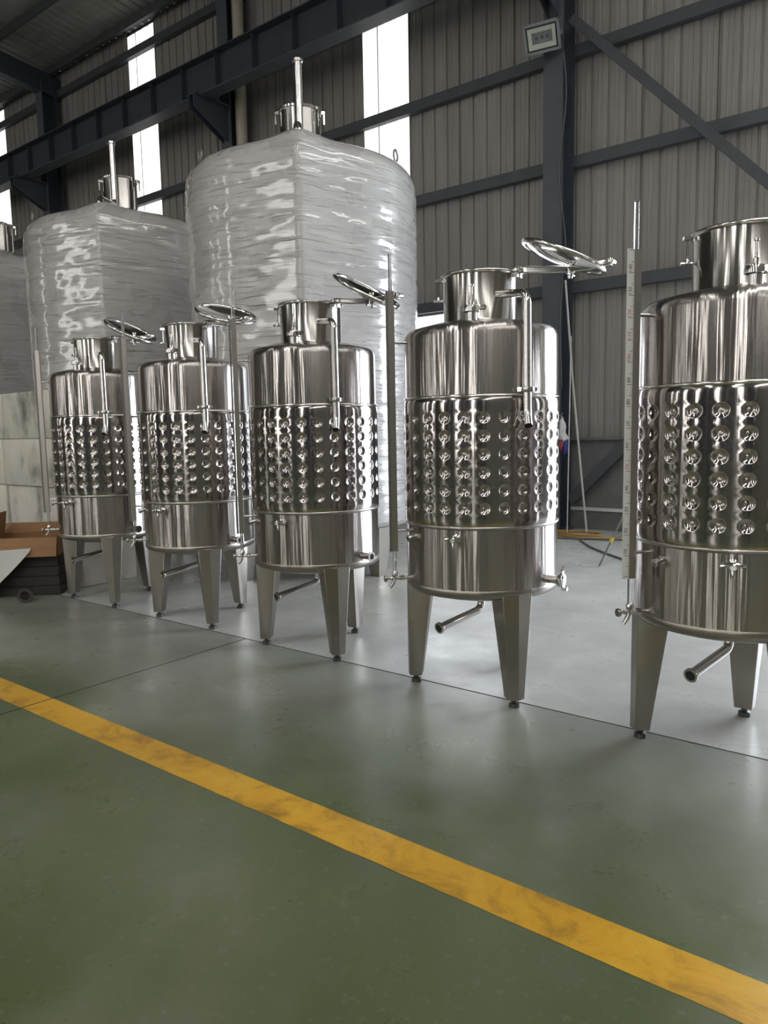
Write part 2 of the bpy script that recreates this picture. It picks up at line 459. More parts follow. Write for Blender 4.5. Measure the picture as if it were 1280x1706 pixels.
# crane runway beam
rb = thing('runway_beam', 'dark blue crane runway beam with web stiffeners running along the wall', 'beam', (0, WY - 1.1, 8.05))
x0, x1 = -4.87 - 3 * BAY - 1, -4.87 + .8
cx, L = (x0 + x1) / 2, x1 - x0
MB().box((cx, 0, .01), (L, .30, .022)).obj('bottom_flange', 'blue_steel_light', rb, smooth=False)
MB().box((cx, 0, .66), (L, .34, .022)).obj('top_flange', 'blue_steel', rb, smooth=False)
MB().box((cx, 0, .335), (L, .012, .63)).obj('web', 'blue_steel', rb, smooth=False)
stm = MB().box((0, -.07, .335), (.012, .13, .62)).mesh('stiffener', 'blue_steel', smooth=False)
k = 0
while x0 + .5 + k * 1.01 < x1 - .2:
    link('stiffener', stm, rb, (x0 + .5 + k * 1.01, 0, 0)); k += 1
MB().box((cx, 0, .70), (L, .07, .06)).obj('rail', 'girt_steel', rb, smooth=False)
for c in range(4):       # support brackets under the beam, one at each column
    mb = MB()
    for dx in (-.07, .07):
        vs = [(dx - .008, .535, -.68), (dx - .008, .535, -.03), (dx - .008, -.30, -.03), (dx - .008, -.30, -.25)]
        vs += [(a + .016, b, c_) for a, b, c_ in vs]
        mb.add(vs, [(0, 1, 2, 3), (7, 6, 5, 4), (0, 4, 5, 1), (1, 5, 6, 2), (2, 6, 7, 3), (3, 7, 4, 0)])
    mb.box((0, .12, -.018), (.3, .83, .03))
    mb.obj('support_bracket', 'blue_steel', rb, smooth=False).location = (-4.87 - c * BAY, 0, 0)
# downpipe
dp = MB().tube([(0, 0, .15), (0, 0, EAVE - .75)], .115, 16).obj('downpipe', 'pale_paint')
dp.location = (-11.72, WY - .32, 0); tag(dp, 'pale beige downpipe running down beside the middle column', 'pipe')
# diagonal braces
def brace(name, a, b, label, h=.14):
    a, b = Vector(a), Vector(b); d = b - a; ang = math.atan2(d.z, d.x)
    o = MB().box((0, 0, 0), (d.length, .07, h)).obj(name, 'girt_steel', smooth=False, bevel=.004)
    o.location = (a + b) / 2; o.rotation_euler = (0, -ang, 0)
    return tag(o, label, 'brace')
brace('diagonal_brace', (-4.68, WY - .35, 7.40), (2.1, WY - .35, -.02 + .2), 'dark diagonal brace falling from the floodlight column to the right', .13)
brace('diagonal_brace', (-4.68, WY - .26, .45), (1.9, WY - .26, 7.1), 'dark diagonal brace rising from the column foot across the grey plinth', .16)

# ------------------------------------------------------------------ jacketed wine tanks
RT, ZU, ZL, ZB = .4543, 1.771, 1.038, .640
NCOL = 26
def jacket_mesh():
    mb = MB(); RJ = RT + .006
    cw, ch = 2 * PI / NCOL, .1
    rows = [1.655 - .1 * k for k in range(6)]
    rings = [0, .006, .010, .015, .021, .026, .030, .033, .036]
    def off(u, v):
        x = u * RJ; r = math.hypot(x, v)
        pil = -.0042 * (math.cos(PI * u / cw) ** 2) * (math.cos(PI * v / ch) ** 2)
        d = 0.0
        if r < .031:
            d = -.0100 * (1 - (r / .031) ** 2) ** .8
            if r < .011: d += .0040 * (1 - (r / .011) ** 2)
        elif r < .036: d = .0006
        return RJ + .003 + pil + d
    seg = 24
    sq = []
    for k in range(seg):
        a = 2 * PI * k / seg + PI / 4
        c, s = math.cos(a), math.sin(a); mx = max(abs(c), abs(s)); 
        # even spacing along each side
        side = k // 6; f = (k % 6) / 6 * 2 - 1
        sq.append([(-f, 1), (-1, -f), (f, -1), (1, f)][side])
    cache = {}
    def vert(au, z, r):
        key = (round(au, 5), round(z, 5))
        if key in cache: return cache[key]
        cache[key] = len(mb.v); mb.v.append((r * math.cos(au), r * math.sin(au), z)); return cache[key]
    ph = rad(-57.5)
    def wrap(a): return a % (2 * PI)
    for i in range(NCOL):
        ac = ph + i * cw
        for zc in rows:
            prev = None
            for ri, r in enumerate(rings):
                cur = []
                for k in range(seg):
                    sx, sy = sq[k]; nn = math.hypot(sx, sy)
                    u, v = sx / nn * r / RJ, sy / nn * r
                    cur.append((u, v))
                ids = [vert(wrap(ac), zc, off(0, 0))] if r == 0 else [vert(wrap(ac + u), zc + v, off(u, v)) for u, v in cur]
                if prev is not None:
                    for k in range(seg):
                        k2 = (k + 1) % seg
                        if len(prev) == 1: mb.f.append((prev[0], ids[k2], ids[k]))
                        else: mb.f.append((prev[k], prev[k2], ids[k2], ids[k]))
                prev = ids
            ids = [vert(wrap(ac + sx * cw / 2), zc + sy * ch / 2, off(sx * cw / 2, sy * ch / 2)) for sx, sy in sq]
            for k in range(seg):
                k2 = (k + 1) % seg
                mb.f.append((prev[k], prev[k2], ids[k2], ids[k]))
        # plain margins above and below, matching the cell borders
        for zc, zs in ((rows[0] + ch / 2, [1.73, 1.757, ZU - .002]), (rows[-1] - ch / 2, [1.085, 1.06, ZL + .002])):
            us = [-1 + 2 * q / 6 for q in range(7)]
            pv = [vert(wrap(ac + q * cw / 2), zc, off(q * cw / 2, ch / 2)) for q in us]
            for n_, zz in enumerate(zs):
                rr = (RJ + .003, RJ + .003, RT + .001)[n_]
                cv = [vert(wrap(ac + q * cw / 2), zz, rr) for q in us]
                for q in range(6): mb.f.append((pv[q], pv[q + 1], cv[q + 1], cv[q]))
                pv = cv
    return mb.mesh('jacket', 'jacket_steel', angle=60)

def ferrule(mb, o, ax, r, L, hollow=True, lip=.010, n=24):
    # short pipe with a clamp lip at the end
    p = [(r, 0), (r, L - .012), (r + lip, L - .008), (r + lip, L), (r - .004, L)]
    p += [(r - .004, L - .05 if L > .05 else 0), (0, L - .05 if L > .05 else 0)]
    mb.lathe(p, n, o, ax)

MESH = {}
def lib(name, mb, mat, **kw):
    MESH[name] = mb.mesh(name.split('|')[0], mat, **kw); return MESH[name]

# shells
lib('upper_shell', MB().lathe([(RT, ZU - .01), (RT, 2.115), (RT - .004, 2.137), (RT - .014, 2.155), (RT - .030, 2.168), (RT - .052, 2.175), (.30, 2.200), (.215, 2.214)], 128), 'brushed_steel', angle=40)
lib('lower_shell', MB().lathe([(RT, ZL + .01), (RT, .690)], 128), 'brushed_steel')
lib('bottom_rim', MB().lathe([(RT, .690), (RT + .003, .684), (RT + .004, .668), (RT - .001, .652), (RT - .012, .640), (RT - .032, .632)], 96), 'satin_steel', angle=60)
lib('bottom_dish', MB().lathe([(RT - .032, .632), (.3, .600), (.12, .580), (0, .572)], 64), 'satin_steel')
lib('seam_ring', MB().lathe([(RT - .002, ZU + .006), (RT + .004, ZU + .010), (RT + .011, ZU + .005), (RT + .012, ZU - .003), (RT + .006, ZU - .008)], 96), 'bright_rim', angle=80)
lib('lower_seam_ring', MB().lathe([(RT + .006, ZL + .014), (RT + .010, ZL + .010), (RT + .009, ZL + .002), (RT + .003, ZL - .005), (RT - .001, ZL - .006)], 96), 'weld_steel', angle=80)
MESH['jacket'] = jacket_mesh()
RN, ZN0, ZN = .216, 2.205, 2.485
lib('neck', MB().lathe([(RN + .012, ZN0), (RN, ZN0 + .014), (RN, ZN), (RN - .006, ZN), (RN - .006, ZN0), (0, ZN0)], 72), 'neck_steel', angle=50)
lib('neck_rim', MB().lathe([(RN, ZN - .014), (RN + .012, ZN - .012), (RN + .017, ZN - .004), (RN + .014, ZN + .004), (RN - .004, ZN + .006), (RN - .007, ZN - .004)], 72), 'bright_rim', angle=70)

def leg_mesh():
    zt, zb = .668, .05; u1 = RT + .004
    def ring(z, hw, ui): return [(ui, -hw * .96, z), (u1 - .012, -hw, z), (u1 + .006, 0, z), (u1 - .012, hw, z), (ui, hw * .96, z)]
    a = ring(zt, .095, u1 - .165); b = ring(zb, .047, u1 - .085)
    fs = [(i, (i + 1) % 5, 5 + (i + 1) % 5, 5 + i) for i in range(5)] + [(4, 3, 2, 1, 0), (5, 6, 7, 8, 9)]
    return MB().add(a + b, fs).mesh('leg', 'satin_steel', bevel=.004, angle=20)
MESH['leg'] = leg_mesh()
lib('foot', MB().lathe([(0, .06), (.016, .06), (.016, .028), (.030, .024), (.032, .0), (0, 0)], 20, (RT - .042, 0, 0)), 'floor_foot')

# drain pipe
dpth = fillet([(0, 0, .59), (0, 0, .485), (-.085, -.345, .425)], .09, 8)
lib('drain_pipe', MB().tube(dpth, .024, 18), 'polished_steel')
dv = (Vector(dpth[-1]) - Vector(dpth[-2])).normalized()
lib('drain_ferrule', MB().lathe([(.024, -.02), (.026, -.012), (.034, -.008), (.034, .006), (.024, .006), (.022, -.004)], 24, dpth[-1], dv), 'polished_steel')
lib('drain_bore_shade', MB().lathe([(.0235, .003), (0, .0029)], 24, dpth[-1], dv), 'bore_shade')
# CIP pipe
th = rad(-29)
cp = [cyl(th - .05, RN - .004, 2.345), cyl(th, .485, 2.315), cyl(th, .492, 1.67), cyl(th - .04, .535, 1.605)]
lib('cip_pipe', MB().tube(fillet(cp, .07, 8), .0225, 18, cap=True), 'polished_steel')
ev = (cp[3] - cp[2]).normalized()
lib('cip_bore_shade', MB().lathe([(.0215, .0015), (0, .0014)], 20, cp[3], ev), 'bore_shade')
c0 = cyl(th, .4915, 1.80)
mb = MB().lathe([(.0225, -.016), (.037, -.012), (.040, 0), (.037, .012), (.0225, .016)], 24, c0)
er, et = cyl(th, 1, 0), cyl(th + PI / 2, 1, 0)
mb.lathe([(0, 0), (.011, 0), (.011, .022), (0, .022)], 6, c0 + et * .036 - er * .0, et); mb.box(c0 - et * .047, (.02, .02, .022))
lib('cip_clamp', mb, 'polished_steel')
# top ferrule with clamped cap
tf = cyl(rad(-68), .325, 0)
lib('top_ferrule', MB().lathe([(.030, 2.17), (.030, 2.235), (.040, 2.243), (.040, 2.25), (0, 2.25)], 24, tf), 'polished_steel')
mb = MB().lathe([(.036, 2.232), (.047, 2.236), (.048, 2.252), (.044, 2.268), (.030, 2.274), (0, 2.276)], 24, tf)
mb.box(tf + Vector((.05, -.01, 2.25)), (.03, .03, .024)); mb.lathe([(0, 0), (.014, 0), (.014, .03), (0, .03)], 6, tf + Vector((.066, -.012, 2.25)), (1, -.2, 0))
lib('ferrule_clamp', mb, 'polished_steel', angle=30)
lib('relief_stem', MB().lathe([(0, 2.275), (.012, 2.275), (.012, 2.30), (.006, 2.305), (.006, 2.37), (.011, 2.372), (.011, 2.385), (0, 2.388)], 14, tf), 'polished_steel')
# swing bolt on the neck
sb = rad(-150); e1 = cyl(sb, 1, 0); o = cyl(sb, RN + .03, 0)
mb = MB().box(o + Vector((0, 0, ZN - .015)), (.04, .03, .016), Matrix.Rotation(sb, 3, 'Z'))
mb.tube([o + Vector((0, 0, ZN - .015)), o + Vector((0, 0, ZN - .11))], .006, 10)
mb.lathe([(0, 0), (.014, 0), (.016, .012), (.010, .026), (0, .03)], 12, o + Vector((0, 0, ZN - .135)))
mb.tube([o + e1 * .03 + Vector((0, 0, ZN - .13)), o - e1 * .03 + Vector((0, 0, ZN - .13))], .007, 10)
lib('swing_bolt', mb, 'polished_steel')
# level gauge
tg = rad(-131); gr, gt = cyl(tg, 1, 0), cyl(tg + PI / 2, 1, 0)
def gp(r, t_, z): return gr * r + gt * t_ + Vector((0, 0, z))
RG = .545
mb = MB().tube([gp(RG, 0, .735), gp(RG, 0, 2.60)], .0115, 14)
lib('gauge_tube', mb, 'sight_glass')
rot = Matrix.Rotation(tg, 3, 'Z')
ZC0, ZC1 = .872, 2.39; zc = (ZC0 + ZC1) / 2; hc = ZC1 - ZC0
mb = MB().box(gp(RG - .017, 0, zc), (.003, .034, hc), rot).box(gp(RG, -.0165, zc), (.034, .003, hc), rot).box(gp(RG, .0165, zc), (.034, .003, hc), rot)
lib('tube_guard', mb, 'guard_steel', smooth=False)
lib('scale_tape', MB().box(gp(RG + .036, .0185, zc), (.036, .0026, hc), rot), 'tape_white', smooth=False)
lib('scale_tape|grey', MB().box(gp(RG + .026, .0185, zc), (.014, .0026, hc), rot), 'scale_grey', smooth=False)
mb = MB(); tn = .0185 + .0015
z = ZC0 + .012; q = 0
while z < ZC1 - .004:
    L = .017 if q % 5 == 0 else .009
    if q % 10 == 0: L = .026
    mb.box(gp(RG + .0175 + L / 2, tn, z), (L, .0006, .0022 if q % 5 == 0 else .0012), rot)
    z += .01; q += 1
lib('scale_ticks', mb, 'tape_black', smooth=False)
mb = MB()
for q in range(30): mb.box(gp(RG + .022, tn, ZC0 + .012 + q * .05), (.010, .0006, .002), rot)
lib('scale_ticks|short', mb, 'tape_black', smooth=False)
def digits(labels, mat, key):
    mb = MB()
    for txt, z in labels:
        cu = D.curves.new('t', 'FONT'); cu.body = txt; cu.size = .026; cu.align_x = 'CENTER'
        ob = D.objects.new('t', cu); COL.objects.link(ob)
        dg = bpy.context.evaluated_depsgraph_get(); me = D.meshes.new_from_object(ob.evaluated_get(dg))
        # text plane: x up the tape, y towards the tank (reads when the tape lies sideways)
        vs = [gp(RG + .046 - v.co.y * .9, tn + .0004, z + v.co.x) for v in me.vertices]
        mb.add(vs, [tuple(p.vertices) for p in me.polygons])
        D.objects.remove(ob); D.meshes.remove(me); D.curves.remove(cu)
    return lib(key, mb, mat, smooth=False)
bl, rl = [], []
for k in range(1, 15):
    n_ = k * 10; (rl if n_ in (50, 100, 110, 120) else bl).append((str(n_), ZC0 + .012 + .1 * k + .020))
digits(bl, 'tape_black', 'scale_numbers'); digits(rl, 'tape_red', 'scale_numbers|red')
mb = MB()
for z in (2.10, .99):
    mb.tube([gp(RT - .01, 0, z), gp(RG - .02, 0, z)], .0085, 10)
MESH['gauge_bracket'] = MB().tube([gp(RT - .01, 0, 0), gp(RG - .018, 0, 0)], .0085, 12).mesh('gauge_bracket', 'polished_steel')
# gauge valve
zv = .706
mb = MB().tube([gp(RT - .01, 0, zv), gp(RG + .03, 0, zv)], [.010, .010], 14)
mb.lathe([(.010, 0), (.016, .004), (.016, .03), (.010, .034)], 8, gp(RT + .03, 0, zv), gr)
mb.lathe([(.012, -.004), (.012, .012), (.018, .016), (.018, .034), (.013, .042), (0, .042)], 8, gp(RG, 0, zv))
mb.tube([gp(RG, 0, zv), gp(RG + .012, .0, zv - .032), gp(RG + .03, .0, zv - .058)], [.011, .012, .008], 10)
lib('gauge_valve', mb, 'polished_steel', angle=40)
lib('valve_knob', MB().lathe([(.006, 0), (.006, .02), (.019, .022), (.021, .03), (.019, .038), (0, .038)], 10, gp(RG + .028, 0, zv), gr), 'weld_steel', angle=40)
# sample valve
ts = rad(-77); s_r, s_t = cyl(ts, 1, 0), cyl(ts + PI / 2, 1, 0)
def sp(r, t_, z): return s_r * r + s_t * t_ + Vector((0, 0, z))
zs = .985
mb = MB().lathe([(.026, 0), (.026, .004), (.011, .010), (.011, .03), (.018, .034), (.018, .052), (.013, .056), (.013, .08), (0, .08)], 16, sp(RT - .002, 0, zs), s_r)
mb.tube([sp(RT + .05, 0, zs), sp(RT + .06, 0, zs - .022), sp(RT + .062, 0, zs - .05)], [.012, .011, .009], 10)
lib('sample_valve', mb, 'polished_steel', angle=40)
lib('sample_handle', MB().tube([sp(RT + .065, -.05, zs + .004), sp(RT + .07, -.012, zs + .012), sp(RT + .07, .015, zs + .012), sp(RT + .068, .055, zs + .006)], [.008, .010, .010, .006], 10), 'polished_steel')
# thermometer pocket
tp = rad(-118)
lib('thermowell', MB().lathe([(.024, 0), (.024, .004), (.013, .008), (.013, .028), (.020, .032), (.020, .050), (.014, .05), (.014, .03), (0, .03)], 16, cyl(tp, RT - .002, .972), cyl(tp, 1, -.25)), 'polished_steel', angle=40)
# side outlet
mb = MB(); ferrule(mb, cyl(rad(-4), RT - .004, .727), cyl(rad(-4), 1, 0), .024, .098)
lib('outlet_ferrule', mb, 'polished_steel')
lib('outlet_bore_shade', MB().lathe([(.0195, .0945), (0, .0944)], 20, cyl(rad(-4), RT - .004, .727), cyl(rad(-4), 1, 0)), 'bore_shade')
oc = cyl(rad(-4), RT + .092, .727); oa = cyl(rad(-4), 1, 0)
mb = MB().lathe([(.024, -.014), (.040, -.011), (.043, 0), (.040, .011), (.034, .014), (0, .015)], 24, oc, oa)
mb.box(oc + Vector((0, 0, .047)), (.022, .022, .02)); mb.lathe([(0, 0), (.012, 0), (.012, .035), (0, .035)], 6, oc + Vector((-.008, 0, .052)), (.5, -.1, 1)); mb.box(oc + Vector((.02, 0, -.046)), (.03, .02, .02))
lib('outlet_clamp', mb, 'polished_steel', angle=30)
# lid with its swing arm; local frame: x along arm from hinge
lib('lid', MB().lathe([(0, -.040), (.06, -.038), (.14, -.028), (.20, -.010), (.226, .0), (.226, .004), (.20, -.004), (.14, -.022), (0, -.034)], 64), 'polished_steel', angle=50)
lib('lid_rim', MB().lathe([(.222, -.008), (.236, -.012), (.247, -.004), (.248, .008), (.240, .016), (.226, .014), (.222, .004), (.222, -.008)], 64), 'bright_rim', angle=70)
arm = [(-.01, 0, .0), (.06, 0, -.004), (.16, 0, -.020), (.30, 0, -.032), (.42, 0, -.034), (.54, 0, -.026)]
def bar(pts, wd, tk):
    mb = MB(); n = len(pts); vs = []; fs = []
    for x, y, z in pts: vs += [(x, -wd, z - tk), (x, wd, z - tk), (x, wd, z + tk), (x, -wd, z + tk)]
    for i in range(n - 1):
        for k in range(4):
            k2 = (k + 1) % 4; fs.append((4 * i + k, 4 * i + k2, 4 * i + 4 + k2, 4 * i + 4 + k))
    fs += [(3, 2, 1, 0), tuple(4 * (n - 1) + k for k in range(4))]
    return mb.add(vs, fs)
mb = bar(arm, .020, .019); mb.lathe([(0, -.03), (.014, -.03), (.014, .03), (0, .03)], 12, (-.01, 0, 0), (0, 1, 0)); mb.lathe([(0, -.03), (.017, -.03), (.017, .03), (0, .03)], 12, (.54, 0, -.026), (0, 1, 0))
lib('lid_arm', mb, 'polished_steel', bevel=.003, angle=40)
mb = MB().lathe([(0, -.075), (.012, -.075), (.014, -.05), (.026, -.045), (.026, -.02), (.018, -.01), (.018, .03), (0, .03)], 14, (.31, 0, -.01))
mb.tube([(.31, -.05, -.062), (.31, .05, -.062)], .008, 10)
lib('lid_screw', mb, 'polished_steel', angle=40)
mb = MB().box((.0, 0, -.02), (.03, .012, .04)); mb.box((-.02, 0, -.030), (.06, .06, .020)); mb.tube([(0, 0, -.03), (0, 0, .01)], .008, 10)
lib('lid_hinge', mb, 'weld_steel', smooth=False)

TANKS = [(-6.4774, 3.9893), (-5.1109, 4.0109), (-3.70, 3.9593), (-2.2791, 3.9094), (-.8423, 3.8709)]
LAB = ['leftmost dimple-jacketed steel wine tank, beside the open carton',
       'second dimple-jacketed steel wine tank from the left',
       'middle dimple-jacketed steel wine tank in front of the nearest wrapped tank',
       'dimple-jacketed steel wine tank with its open lid against the dark column, fourth from left',
       'nearest dimple-jacketed steel wine tank, cut by the right edge, with a numbered scale']
LIDS = [(2, 28, -7), (-6, 24, 4), (0, 31, -4), (2, 23, -6), (4, 24, 0)]     # arm azimuth, lid tilt along the arm, roll
def part(key, parent): return link(MESH[key].name.split('.')[0], MESH[key], parent)
def wine_tank(i):
    x, y = TANKS[i]
    T = thing('wine_tank', LAB[i], 'tank', (x, y, 0), 0, 'dimple-jacketed wine tanks in a row')
    us = part('upper_shell', T); part('seam_ring', T); part('jacket', T); part('lower_seam_ring', T)
    part('lower_shell', T); part('bottom_rim', T); part('bottom_dish', T)
    for a in (-30, -150, 90):
        l = part('leg', T); l.rotation_euler = (0, 0, rad(a - (3 if i > 2 and a < 0 else 0))); part('foot', l)
    n = part('neck', T); part('neck_rim', n)
    d = part('drain_pipe', T); part('drain_ferrule', d); part('drain_bore_shade', d)
    c = part('cip_pipe', T); part('cip_clamp', c); part('cip_bore_shade', c)
    f = part('top_ferrule', T); part('ferrule_clamp', f); part('relief_stem', f)
    part('swing_bolt', T)
    part('gauge_tube', T); part('tube_guard', T)
    tp_ = part('scale_tape' if i == 4 else 'scale_tape|grey', T); part('scale_ticks' if i == 4 else 'scale_ticks|short', tp_)['kind'] = 'stuff'
    if i == 4:
        part('scale_numbers', tp_)['kind'] = 'stuff'
        r_ = part('scale_numbers|red', tp_); r_['label'] = 'red scale numbers'; r_['kind'] = 'stuff'
    for z in (2.10, .995): part('gauge_bracket', T).location = (0, 0, z)
    v = part('gauge_valve', T); part('valve_knob', v)
    s = part('sample_valve', T); part('sample_handle', s)
    part('thermowell', T)
    of = part('outlet_ferrule', T); part('outlet_bore_shade', of)
    if i in (3, 4): part('outlet_clamp', of)
    az, tilt, roll = LIDS[i]
    h = Vector((RN + .03, 0, 0)); h = Matrix.Rotation(rad(az), 3, 'Z') @ h
    A = part('lid_arm', T); A.location = (h.x, h.y, 2.487); A.rotation_euler = (0, 0, rad(az))
    part('lid_screw', A); part('lid_hinge', A)
    Ld = part('lid', T); c = h + Matrix.Rotation(rad(az), 3, 'Z') @ Vector((.27, 0, 0))
    Ld.location = (c.x, c.y, 2.522)
    Ld.rotation_euler = (Matrix.Rotation(rad(az), 4, 'Z') @ Matrix.Rotation(rad(tilt), 4, 'Y') @ Matrix.Rotation(rad(roll), 4, 'X')).to_euler()
    part('lid_rim', Ld)
    return T
for i in range(5): wine_tank(i)

# ------------------------------------------------------------------ big wrapped tanks
RB, ZB0, ZS = 1.28, .56, 4.45
def film_mesh(seed, a0):
    NA, dt_ = 288, .17
    Dp = RB + dt_; dl = math.acos(RB / Dp)
    prof = [(RB * .86, ZB0 + .02), (RB * .95, ZB0), (RB * .99, ZB0 + .03)]
    nz = 150
    for k in range(nz + 1): prof.append((RB, ZB0 + .08 + (ZS - ZB0 - .08 - .28) * k / nz))
    for k in range(1, 11):
        a = k / 10 * PI / 2 * .86
        prof.append((RB - .28 * (1 - math.cos(a)), ZS - .28 + .28 * math.sin(a)))
    r1, z1 = prof[-1]
    for k in range(1, 13):
        u = k / 12; prof.append((r1 + (.33 - r1) * u, z1 + .22 * u ** .9))
    vs = []; fs = []
    for j, (r, z) in enumerate(prof):
        top = max(0.0, (z - (ZS - .25)) / .5)
        for i in range(NA):
            a = 2 * PI * i / NA
            d = (a - a0 + PI) % (2 * PI) - PI
            f = 1.0
            if abs(d) < dl: f = 1 / math.cos(dl - abs(d))
            rr = r * (1 + (f - 1) * (1 if r >= RB * .9 else max(0, (r - .33) / (RB * .9 - .33))))
            # horizontal pull folds and slack pockets
            w1 = noise.noise((math.cos(a) * 1.3 + seed, math.sin(a) * 1.3, z * 5.5))
            w2 = noise.noise((math.cos(a) * 4 + seed, math.sin(a) * 4, z * 17 + d * 1.5))
            w3 = noise.noise((math.cos(a) * 9 + seed, math.sin(a) * 9, z * 34 - d * 3))
            am = 1.0 if r >= RB * .9 else .45
            rr += am * (.010 * w1 + .007 * w2 + .002 * w3) - .006 * am * (math.sin((z - .3) * 2 * PI / .47) > .93)
            # film edge tents up to the pipe elbow
            zz = z + (math.exp(-(d / .20) ** 2) * .05 if z > ZS - .26 and r > .6 else 0) + .004 * w1
            vs.append((rr * math.cos(a), rr * math.sin(a), zz))
    n = len(prof)
    for j in range(n - 1):
        for i in range(NA):
            i2 = (i + 1) % NA
            fs.append((j * NA + i, j * NA + i2, (j + 1) * NA + i2, (j + 1) * NA + i))
    return MB().add(vs, fs).mesh('stretch_film', 'stretch_film', angle=75)
RBN = .225
lib('big_neck', MB().lathe([(RBN + .02, 4.55), (RBN, 4.6), (RBN, 5.12), (RBN - .008, 5.12), (RBN - .008, 4.6), (0, 4.6)], 56), 'neck_steel', angle=50)
lib('big_neck_rim', MB().lathe([(RBN, 5.10), (RBN + .018, 5.105), (RBN + .020, 5.125), (RBN, 5.13), (RBN - .008, 5.115)], 56), 'bright_rim', angle=60)
BIG = [(-5.98, 6.32, -50), (-9.45, 6.30, -50), (-12.95, 6.25, -50)]
BLAB = ['nearest film-wrapped steel tank, behind the middle wine tanks', 'film-wrapped steel tank partly hidden by the nearer wrapped tank', 'farthest film-wrapped steel tank at the left edge']
for i, (x, y, a_) in enumerate(BIG):
    T = thing('wrapped_tank', BLAB[i], 'tank', (x, y, 0), 0, 'big film-wrapped tanks along the wall')
    a0 = math.atan2(-y, -x) - (.02, .19, .12)[i]
    link('stretch_film', film_mesh(i * 13.7, a0), T)
    MB().lathe([(RB * .88, .60), (RB * .6, .52), (0, .46)], 48).obj('tank_bottom', 'satin_steel', T)
    n = link('neck', MESH['big_neck'], T); link('neck_rim', MESH['big_neck_rim'], n)
    # lid latch bumps on the rim
    for q in (a0 + 1.45, a0 - 1.5, a0 + .9):
        o = cyl(q, RBN + .03, 5.10)
        MB().box(o, (.05, .04, .03), Matrix.Rotation(q, 3, 'Z')).box(o + cyl(q, .015, -.06), (.016, .02, .12), Matrix.Rotation(q, 3, 'Z')).obj('rim_clamp', 'polished_steel', n, smooth=False)
    MB().lathe([(RBN + .005, 5.13), (RBN * .7, 5.16), (0, 5.17)], 40).obj('neck_lid', 'polished_steel', n)
    # vent pole and spray pipe
    pb = cyl(a0, .42, 0)
    e = cyl(a0, 1, 0)
    pp = fillet([pb + Vector((0, 0, 5.47)), pb + Vector((0, 0, 4.66)), cyl(a0, RB + .0, 4.50), cyl(a0, RB + .0, .75)], .10, 8)
    v = MB().tube(pp, .042, 16).obj('vent_pipe', 'polished_steel', T)
    MB().lathe([(.042, 0), (.055, .005), (.055, .03), (0, .03)], 16, pb + Vector((0, 0, 5.45))).obj('pipe_cap', 'polished_steel', v)
    for q in (a0 + 1.05, a0 - 1.1, a0 + 2.6):
        o = cyl(q, RB - .12, ZS - .05)
        pts = [o + cyl(q + PI / 2, .05 * math.sin(s), 0) + Vector((0, 0, .07 + .055 * math.cos(s))) for s in [k * PI / 8 - PI * .9 for k in range(15)]]
        MB().tube(pts, .011, 8).obj('lifting_eye', 'galvanised', T)
    for q in (45, 135, 225, 315):
        c = cyl(rad(q) + a0, RB * .80, 0)
        def ring(z, h): return [(c.x - h, c.y - h, z), (c.x + h, c.y - h, z), (c.x + h, c.y + h, z), (c.x - h, c.y + h, z)]
        MB().add(ring(.60, .12) + ring(0, .06), [(0, 1, 5, 4), (1, 2, 6, 5), (2, 3, 7, 6), (3, 0, 4, 7), (3, 2, 1, 0), (4, 5, 6, 7)]).obj('leg', 'satin_steel', T, smooth=False)

# ------------------------------------------------------------------ left-hand clutter
FB = 'stained white foam blocks stacked by the leftmost tank'
names = ['bottom', 'second', 'third', 'top']
zz = [0.0, .52, 1.04, 1.57, 2.09]
for k in range(4):
    for c, (xa, xb) in enumerate(((-8.75, -7.20), (-10.4, -8.77))):
        h = zz[k + 1] - zz[k] - .004
        dx = .012 * math.sin(k * 2.3 + c)
        o = MB().box((0, 0, h / 2), (xb - xa - .006, .64, h)).obj('foam_block', 'foam_white', bevel=.012, angle=60)
        o.location = ((xa + xb) / 2 + dx - .006, 4.43 + dx, zz[k] + .0005)
        tag(o, '%s stained white foam block in the %s stack %s' % (names[k], ('nearer', 'farther')[c], ('behind the leftmost tank', 'at the left edge')[c]), 'foam block', FB)
# dark crate made up for the shaded carton front, open carton on top
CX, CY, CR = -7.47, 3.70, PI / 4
cr = thing('shade_crate', 'low dark crate added on the floor for the shade under the brown carton', 'crate', (CX, CY, 0), CR)
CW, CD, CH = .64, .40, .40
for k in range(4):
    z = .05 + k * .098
    for sy in (-1, 1): MB().box((0, sy * CD / 2, z), (CW, .018, .092)).obj('plank', 'crate_shade', cr, smooth=False)
    for sx in (-1, 1): MB().box((sx * CW / 2, 0, z), (.018, CD - .02, .092)).obj('plank', 'crate_shade', cr, smooth=False)
MB().box((0, 0, CH - .007), (CW + .02, CD + .02, .014)).obj('top_board', 'crate_shade', cr, smooth=False)
bx = thing('carton_box', 'open brown cardboard carton with spread flaps left of the first tank', 'box', (CX, CY, CH + .001), CR)
hw, hd, hh, tk = .32, .20, .19, .006
for nm, c, d in (('front_panel', (0, -hd, hh / 2), (2 * hw, tk, hh)), ('rear_panel', (0, hd, hh / 2), (2 * hw, tk, hh)), ('side_panel', (-hw, 0, hh / 2), (tk, 2 * hd, hh)), ('side_panel', (hw, 0, hh / 2), (tk, 2 * hd, hh)), ('bottom_panel', (0, 0, .004), (2 * hw, 2 * hd, tk))):
    MB().box(c, d).obj(nm, 'cardboard', bx, smooth=False)
